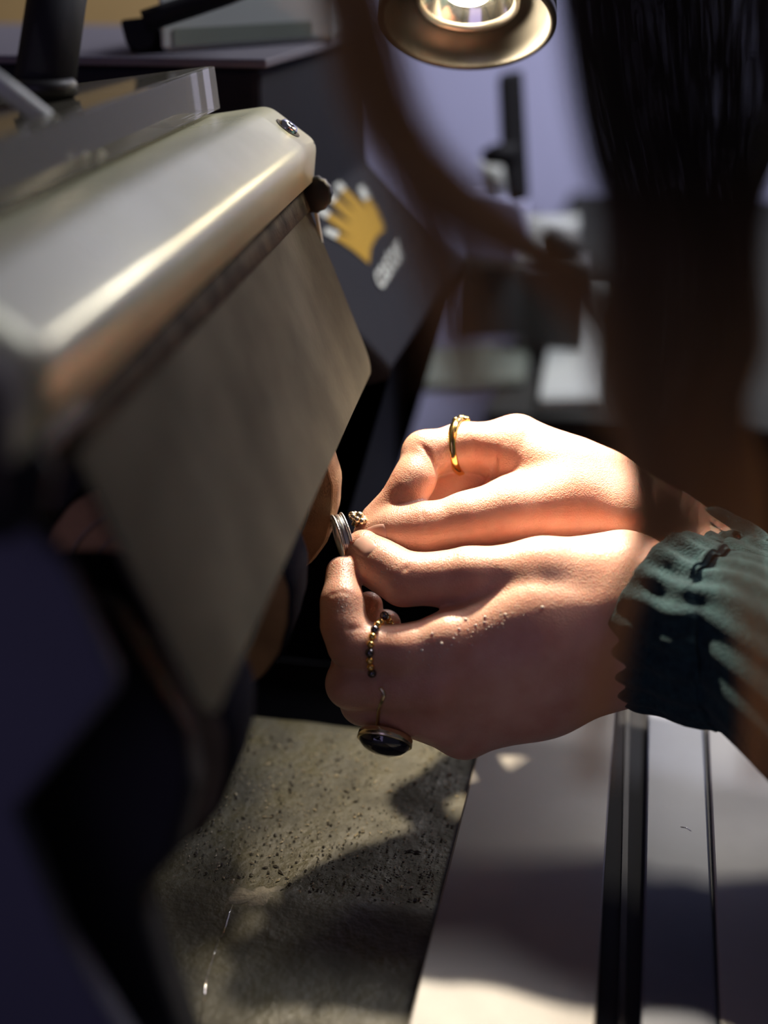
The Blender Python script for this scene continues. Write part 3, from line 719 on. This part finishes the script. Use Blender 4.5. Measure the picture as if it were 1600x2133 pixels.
# fingernails: curved plates laid onto the skin
def nail(bv, c, axis, nrm, ln, wd, lift=0.0005):
    nrm = nrm.normalized(); axis = (axis - nrm * axis.dot(nrm)).normalized(); side = nrm.cross(axis)
    n = 14; V = []; F = []
    for i in range(n):
        for j in range(n):
            u = i / (n - 1) * 2 - 1; v = j / (n - 1) * 2 - 1
            su = u * math.sqrt(1 - v * v / 2 * .75); sv = v * math.sqrt(1 - u * u / 2 * .75)
            o = c + axis * (su * ln / 2) + side * (sv * wd / 2)
            h = bv.ray_cast(o + nrm * 0.02, -nrm)
            p = h[0] if h[0] is not None else o
            e = max(abs(u), abs(v)) ** 4
            V.append(p + nrm * (lift * (1 - 1.6 * e)))
    for i in range(n - 1):
        for j in range(n - 1): F.append((i * n + j, i * n + j + 1, (i + 1) * n + j + 1, (i + 1) * n + j))
    return mesh('fingernail', V, F, M['nail'], person, True)
tocam = lambda p: (CAM - p).normalized()
c = P(757, 1134, .584); nail(BVL, c, P(757, 1142, .592) - P(795, 1178, .588), tocam(c) * .75 + UPV * .35 - RGT * .15, .0125, .0098)
c = P(782, 1106, .590); nail(BVR, c, P(772, 1116, .598) - P(820, 1108, .598), tocam(c) * .9 + UPV * .25, .0110, .0095)

# sweater: ribbed sleeves and the trunk
def sleeve(path, rads, ribs, phase):
    n = 70; pts = [Vector(q) for q in spline(path, n)]; rr = spline([(r, 0, 0) for r in rads], n); seg = 168
    V = []; F = []; prev = None
    for i, p in enumerate(pts):
        t = (pts[min(i + 1, n - 1)] - pts[max(i - 1, 0)]).normalized()
        u = frame_of(t)[1] if prev is None else (prev - t * prev.dot(t)).normalized(); prev = u; w = t.cross(u)
        s = i / (n - 1)
        for k in range(seg):
            a = 2 * math.pi * k / seg
            rib = 0.0017 * math.cos(ribs * a + phase + .4 * math.sin(9 * s)) * max(0.35, 1 - s * 1.6) * min(1, .35 + s * 9)
            fold = 0.0009 * math.sin(38 * s + 2 * math.sin(a + 1)) * min(1, s * 5) * (1 + .5 * math.cos(a * 2))
            wobx = 0.0008 * math.sin(5 * a + 9 * s)
            V.append(p + (u * math.cos(a) + w * math.sin(a)) * (rr[i][0] + rib + fold + wobx))
    for i in range(n - 1):
        for k in range(seg):
            k2 = (k + 1) % seg; F.append((i * seg + k, i * seg + k2, (i + 1) * seg + k2, (i + 1) * seg + k))
    o = mesh('sleeve', V, F, M['sleeve'], person, True)
    s = o.modifiers.new('solid', 'SOLIDIFY'); s.thickness = 0.0025; s.offset = -1
    return o
sleeve([P(1378, 1290, .585), P(1470, 1330, .570), P(1640, 1395, .545), elL, (elL + shL) / 2 + RGT * .01, shL], [.0400, .0375, .037, .050, .060, .068], 20, 0)
sleeve([P(1420, 1172, .640), P(1500, 1225, .630), P(1640, 1310, .61), elR, (elR + shR) / 2 + RGT * .01, shR], [.0315, .032, .037, .050, .060, .068], 20, 1)
trunk = [((shL), nk + dn * .03, .068, .070, .03), ((shR), nk + dn * .03, .068, .070, .03)]
mid = (shL + shR) / 2
trunk += [(mid + dn * .05, mid + dn * .42, .135, .145, .06), (shL + dn * .06, shL + dn * .40 + RGT * .05, .085, .105, .05), (shR + dn * .06, shR + dn * .40, .085, .105, .05)]
VT, FT = sdf_big(trunk, [], 0.008)
mesh('sweater_trunk', VT, FT.tolist(), M['sleeve'], person, True)

# hair: many fine strands hanging between the camera and the hands
def hair():
    def curve(name, m):
        cu = bpy.data.curves.new(name, 'CURVE'); cu.dimensions = '3D'; cu.bevel_depth = 0.00006; cu.bevel_resolution = 0
        cu.materials.append(m); o = link(bpy.data.objects.new(name, cu), person); o['kind'] = 'stuff'; return cu
    main = curve('hair', M['hairm']); loose = curve('loose_hair_lock', M['hair_lit'])
    def lock(guides, n, jit, dj, cu=main, wav=4):
        # guides: two or more (px, py, depth) paths; strands are blends between neighbours
        G = [spline(g, 42) for g in guides]
        for _ in range(n):
            x = random.random() * (len(G) - 1); k = min(int(x), len(G) - 2); t = x - k
            q = (random.gauss(0, jit), random.gauss(0, jit * .5), random.gauss(0, dj)); ph = random.uniform(0, 6.28)
            s1 = random.choice((1.0, 1.0, 1.0, random.uniform(.75, 1)))
            m = int(42 * s1); pts = []
            for i in range(m):
                a = G[k][i] * (1 - t) + G[k + 1][i] * t; u = i / 41
                sp = 0.5 + u
                pts.append(P(a[0] + q[0] * sp + wav * math.sin(ph + 5 * u), a[1] + q[1], a[2] + q[2] * sp))
            s = cu.splines.new('POLY'); s.points.add(m - 1)
            s.points.foreach_set('co', [v for p in pts for v in (p.x, p.y, p.z, 1)])
            for i in range(m): s.points[i].radius = 1.0 - 0.6 * (i / m) ** 3
    D = .285
    # the thick curtain on the right
    L0 = [(1780, -1500, D + 0.05), (1500, -760, D + .045), (1290, -420, D + .02), (1165, -120, D), (1180, 120, D), (1212, 300, D), (1255, 450, D), (1262, 650, D + .005), (1285, 850, D + .01), (1315, 1000, D + .015), (1345, 1120, D + .02)]
    L1 = [(1880, -1480, D + 0.055), (1640, -760, D + .045), (1440, -420, D + .02), (1320, -120, D), (1330, 150, D), (1370, 350, D), (1400, 520, D), (1385, 700, D + .005), (1360, 880, D + .01), (1365, 1030, D + .015), (1375, 1150, D + .02)]
    L2 = [(2000, -1460, D + 0.06), (1800, -760, D + .05), (1600, -420, D + .03), (1500, -120, D + .02), (1500, 200, D + .02), (1510, 420, D + .02), (1540, 560, D + .02), (1545, 720, D + .02), (1500, 860, D + .02), (1450, 1000, D + .02), (1440, 1120, D + .02)]
    L3 = [(2120, -1440, D + 0.06), (1960, -760, D + .05), (1800, -420, D + .04), (1720, -120, D + .03), (1680, 200, D + .03), (1590, 420, D + .03), (1575, 560, D + .03), (1580, 720, D + .03), (1545, 840, D + .03), (1580, 960, D + .03), (1600, 1120, D + .03)]
    lock([L0, L1, L2, L3], 2600, 8, .012)
    R0 = [(2000, -1460, D + 0.06), (1800, -760, D + .05), (1640, -420, D + .02), (1560, -120, D), (1600, 200, D), (1680, 330, D), (1760, 420, D), (1800, 600, D), (1800, 900, D)]
    R1 = [(2200, -1420, D + 0.06), (2050, -760, D + .05), (1900, -420, D + .02), (1850, -120, D), (1860, 200, D), (1880, 330, D), (1900, 420, D), (1900, 600, D), (1900, 900, D)]
    lock([R0, R1], 500, 10, .012)
    # loose lock falling across the upper middle and joining the curtain
    K0 = [(1760, -1560, D + 0.055), (1520, -1000, D + .05), (900, -560, D + .02), (690, -120, D), (700, 60, D), (735, 210, D), (800, 330, D), (900, 430, D), (1020, 505, D), (1130, 570, D), (1240, 700, D), (1300, 900, D + .01)]
    K1 = [(1840, -1520, D + 0.055), (1600, -960, D + .05), (990, -540, D + .02), (775, -120, D), (790, 60, D), (830, 200, D), (890, 300, D), (985, 390, D), (1080, 465, D), (1180, 545, D), (1270, 660, D), (1330, 900, D + .01)]
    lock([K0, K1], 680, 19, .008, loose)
    J0 = [(1780, -1540, D + 0.055), (1540, -980, D + .05), (930, -550, D + .02), (720, -120, D), (740, 60, D), (770, 210, D), (815, 330, D), (850, 450, D), (890, 560, D), (930, 680, D), (960, 820, D)]
    J1 = [(1860, -1500, D + 0.055), (1600, -940, D + .05), (990, -530, D + .02), (775, -120, D), (800, 60, D), (840, 220, D), (890, 330, D), (930, 450, D), (960, 560, D), (985, 680, D), (1000, 820, D)]
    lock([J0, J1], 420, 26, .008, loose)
    # wisps over the wrist and sleeve
    W0 = [(1255, 600, D), (1280, 850, D), (1310, 1030, D), (1300, 1180, D), (1255, 1330, D), (1215, 1480, D), (1190, 1640, D)]
    W1 = [(1330, 600, D), (1340, 850, D), (1355, 1020, D), (1345, 1170, D), (1305, 1320, D), (1275, 1480, D), (1262, 1640, D)]
    lock([W0, W1], 110, 7, .006)
    Q0 = [(1400, 600, D + .02), (1430, 850, D + .02), (1450, 1000, D + .02), (1490, 1150, D + .02), (1545, 1320, D + .02), (1560, 1480, D + .02), (1550, 1640, D + .02)]
    Q1 = [(1520, 600, D + .02), (1540, 850, D + .02), (1570, 1000, D + .02), (1600, 1150, D + .02), (1620, 1320, D + .02), (1620, 1480, D + .02), (1620, 1640, D + .02)]
    lock([Q0, Q1], 110, 8, .008)
    # cap of hair on the head beyond the frame
    VC, FC = sdf_big([(hd + tp * .035 - fc * .03, hd + tp * .035 + fc * .005, .086, .080, .02), (hd - fc * .04, hd - tp * .06 - fc * .05, .07, .055, .02), (P(1900, -1500, .345), P(1840, -760, .333), .026, .016, .02)], [], 0.006)
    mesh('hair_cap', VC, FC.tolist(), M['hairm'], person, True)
hair()

# water and compound drops on the near hand
def drops():
    bm = bmesh.new()
    def drop(px, py, r):
        rr = ray(px, py).normalized(); h = BVL.ray_cast(CAM, rr)
        if h[0] is None: return
        mtx = Matrix.Translation(h[0]) @ Vector((0, 0, 1)).rotation_difference(h[1]).to_matrix().to_4x4() @ Matrix.Diagonal((r, r, r * .6, 1))
        bmesh.ops.create_icosphere(bm, subdivisions=2, radius=1.0, matrix=mtx)
    for px, py in ((956, 1310), (991, 1302), (920, 1341), (879, 1355), (1053, 1280), (945, 1330), (1010, 1285), (900, 1320), (970, 1290), (1130, 1265)): drop(px, py, random.uniform(.0004, .0008))
    for _ in range(80):
        t = random.random(); drop(870 + 190 * t + random.gauss(0, 18), 1365 - 85 * t + random.gauss(0, 16), random.uniform(.00012, .00035))
    for _ in range(60): drop(random.gauss(712, 12), random.uniform(1165, 1290), random.uniform(.00015, .0003))
    for _ in range(40): drop(random.gauss(800, 30), random.gauss(1200, 25), random.uniform(.00015, .0003))
    o = from_bm('water_drops', bm, M['water'], person, True); o['kind'] = 'stuff'
drops()

# ------------------------------------------------------------------ rings
def band_ring(name, c, axis, r, w, th, m, parent, dome=0.0, seg=72, ell=None):
    prof_ = [(r, -w / 2), (r + th * .6, -w / 2 * .92), (r + th, -w / 4), (r + th + dome, 0), (r + th, w / 4), (r + th * .6, w / 2 * .92), (r, w / 2), (r - .0002, 0)]
    return lathe(name, prof_, c, axis, m, parent, seg, True, True)
# gold ring on the far hand's index finger
gr = thing('gold_ring', 'plain yellow gold ring on the bent index finger of the far hand', 'ring')
ga = P(1000, 934, .629) - P(925, 938, .6245); gc = P(961, 931, .6268)
ga = (ga + tocam(gc) * 0.012).normalized()
band_ring('band', gc, ga, .0122, .0042, .0013, M['gold'], gr, .0006)
gt = gc + UPV * .0128 + FWD * .004
for k in range(7):
    a = k / 7 * 6.28; q = gt + ga * (.0030 * math.cos(a)) + FWD * (.0035 * math.sin(a))
    bm = bmesh.new(); bmesh.ops.create_icosphere(bm, subdivisions=2, radius=.0016, matrix=Matrix.Translation(q)); from_bm('gold_petal', bm, M['gold'], gr, True)
bm = bmesh.new(); bmesh.ops.create_icosphere(bm, subdivisions=2, radius=.0026, matrix=Matrix.Translation(gt)); from_bm('gold_crest', bm, M['gold'], gr, True)

# beaded ring on the near hand's index finger
br = thing('beaded_ring', 'ring of alternating gold and dark beads on the near index finger', 'ring')
i0, i1 = P(850, 1358, .574), P(733, 1342, .576)
bc = i0 + (i1 - i0) * 0.50; ba = ((i1 - i0).normalized() - tocam(bc) * 0.30 ).normalized()
a_, u_, w_ = frame_of(ba)
core = []
NB = 21
for k in range(NB):
    q = 2 * math.pi * k / NB; dirn = u_ * math.cos(q) + w_ * math.sin(q)
    h = BVL.ray_cast(bc + dirn * .03, -dirn)
    rad = (h[0] - bc).length if h[0] is not None else .0108
    rad = min(max(rad, .0095), .0128)
    p = bc + dirn * (rad + .0011); core.append(p)
    gold = (k % 3 != 1)
    bm = bmesh.new(); bmesh.ops.create_icosphere(bm, subdivisions=2, radius=.0020 if not gold else .0017, matrix=Matrix.Translation(p))
    from_bm('bead', bm, M['gold'] if gold else M['gunmetal'], br, True)
tube('wire', core, .0004, M['gunmetal'], br, 6, True, True)

# cabochon ring on the near hand's middle finger
cr_ = thing('cabochon_ring', 'ring with large dark oval stone on the lower finger of the near hand', 'ring')
pts = []
for px, py in ((792, 1432), (800, 1446), (795, 1462), (789, 1480), (787, 1500), (786, 1520)):
    h = BVL.ray_cast(CAM, ray(px, py).normalized()); pts.append((h[0] if h[0] is not None else P(px, py, .585)) - ray(px, py).normalized() * .0004)
tube('band', spline(pts, 24), .0009, M['palegold'], cr_, 10)
sc = P(802, 1541, .583)
sx = (P(858, 1552, .583) - P(746, 1527, .583)); ln = sx.length / 2; sx.normalize(); sn = (-UPV * .80 - FWD * .45 + RGT * .0).normalized(); sn = (sn - sx * sn.dot(sx)).normalized(); sy = sn.cross(sx)
def cab(name, prof_, m):
    V = []; F = []; n = 48
    for i in range(n):
        a = 2 * math.pi * i / n
        for r, h in prof_: V.append(sc + sx * (math.cos(a) * r * ln) + sy * (math.sin(a) * r * ln * .74) + sn * h)
    k = len(prof_)
    for i in range(n):
        for j in range(k - 1): F.append((i * k + j, ((i + 1) % n) * k + j, ((i + 1) % n) * k + j + 1, i * k + j + 1))
    o = mesh(name, V, F, m, cr_, True); return o
cab('bezel', [(0.02, -.0030), (.90, -.0030), (1.0, -.0020), (1.02, .0012), (.95, .0016), (.90, .0008)], M['palegold'])
cab('stone', [(.94, .0008), (.90, .0026), (.72, .0046), (.45, .0060), (.2, .0066), (0.01, .0068)], M['stone'])

# the silver ring being polished
sr = thing('silver_ring', 'engraved silver ring with flower cluster held against the polishing wheel', 'ring')
rc = P(714, 1118, .600)
ra_ = (RGT * .94 + UPV * .27 + FWD * .17).normalized()
band_ring('band', rc, ra_, .0092, .0044, .0009, M['silver'], sr, .0002, 96)
for s in (-1, 1):
    lathe('milled_edge', [(.0100, s * .0021 - .0005), (.0106, s * .0021 - .0003), (.0107, s * .0021), (.0106, s * .0021 + .0003), (.0100, s * .0021 + .0005)], rc, ra_, M['silver'], sr, 120, True, False,
          lambda t, j: 1 + .012 * math.cos(40 * t))
    lathe('groove_line', [(.0101, s * .0009 - .0002), (.01045, s * .0009), (.0101, s * .0009 + .0002)], rc, ra_, M['gunmetal'], sr, 96)
fcn = P(746, 1079, .601); fn = (UPV * .8 + RGT * .4 - FWD * .3).normalized(); _, fu, fv = frame_of(fn)
for k in range(8):
    a = k / 8 * 6.283; q = fcn + (fu * math.cos(a) + fv * math.sin(a)) * .0030
    bm = bmesh.new(); bmesh.ops.create_icosphere(bm, subdivisions=2, radius=.0017, matrix=Matrix.Translation(q)); from_bm('petal', bm, M['palegold'], sr, True)
bm = bmesh.new(); bmesh.ops.create_icosphere(bm, subdivisions=2, radius=.0022, matrix=Matrix.Translation(fcn + fn * .0010)); from_bm('flower_heart', bm, M['palegold'], sr, True)
tube('flower_stem', [fcn - fn * .004, fcn], .0016, M['palegold'], sr, 10)
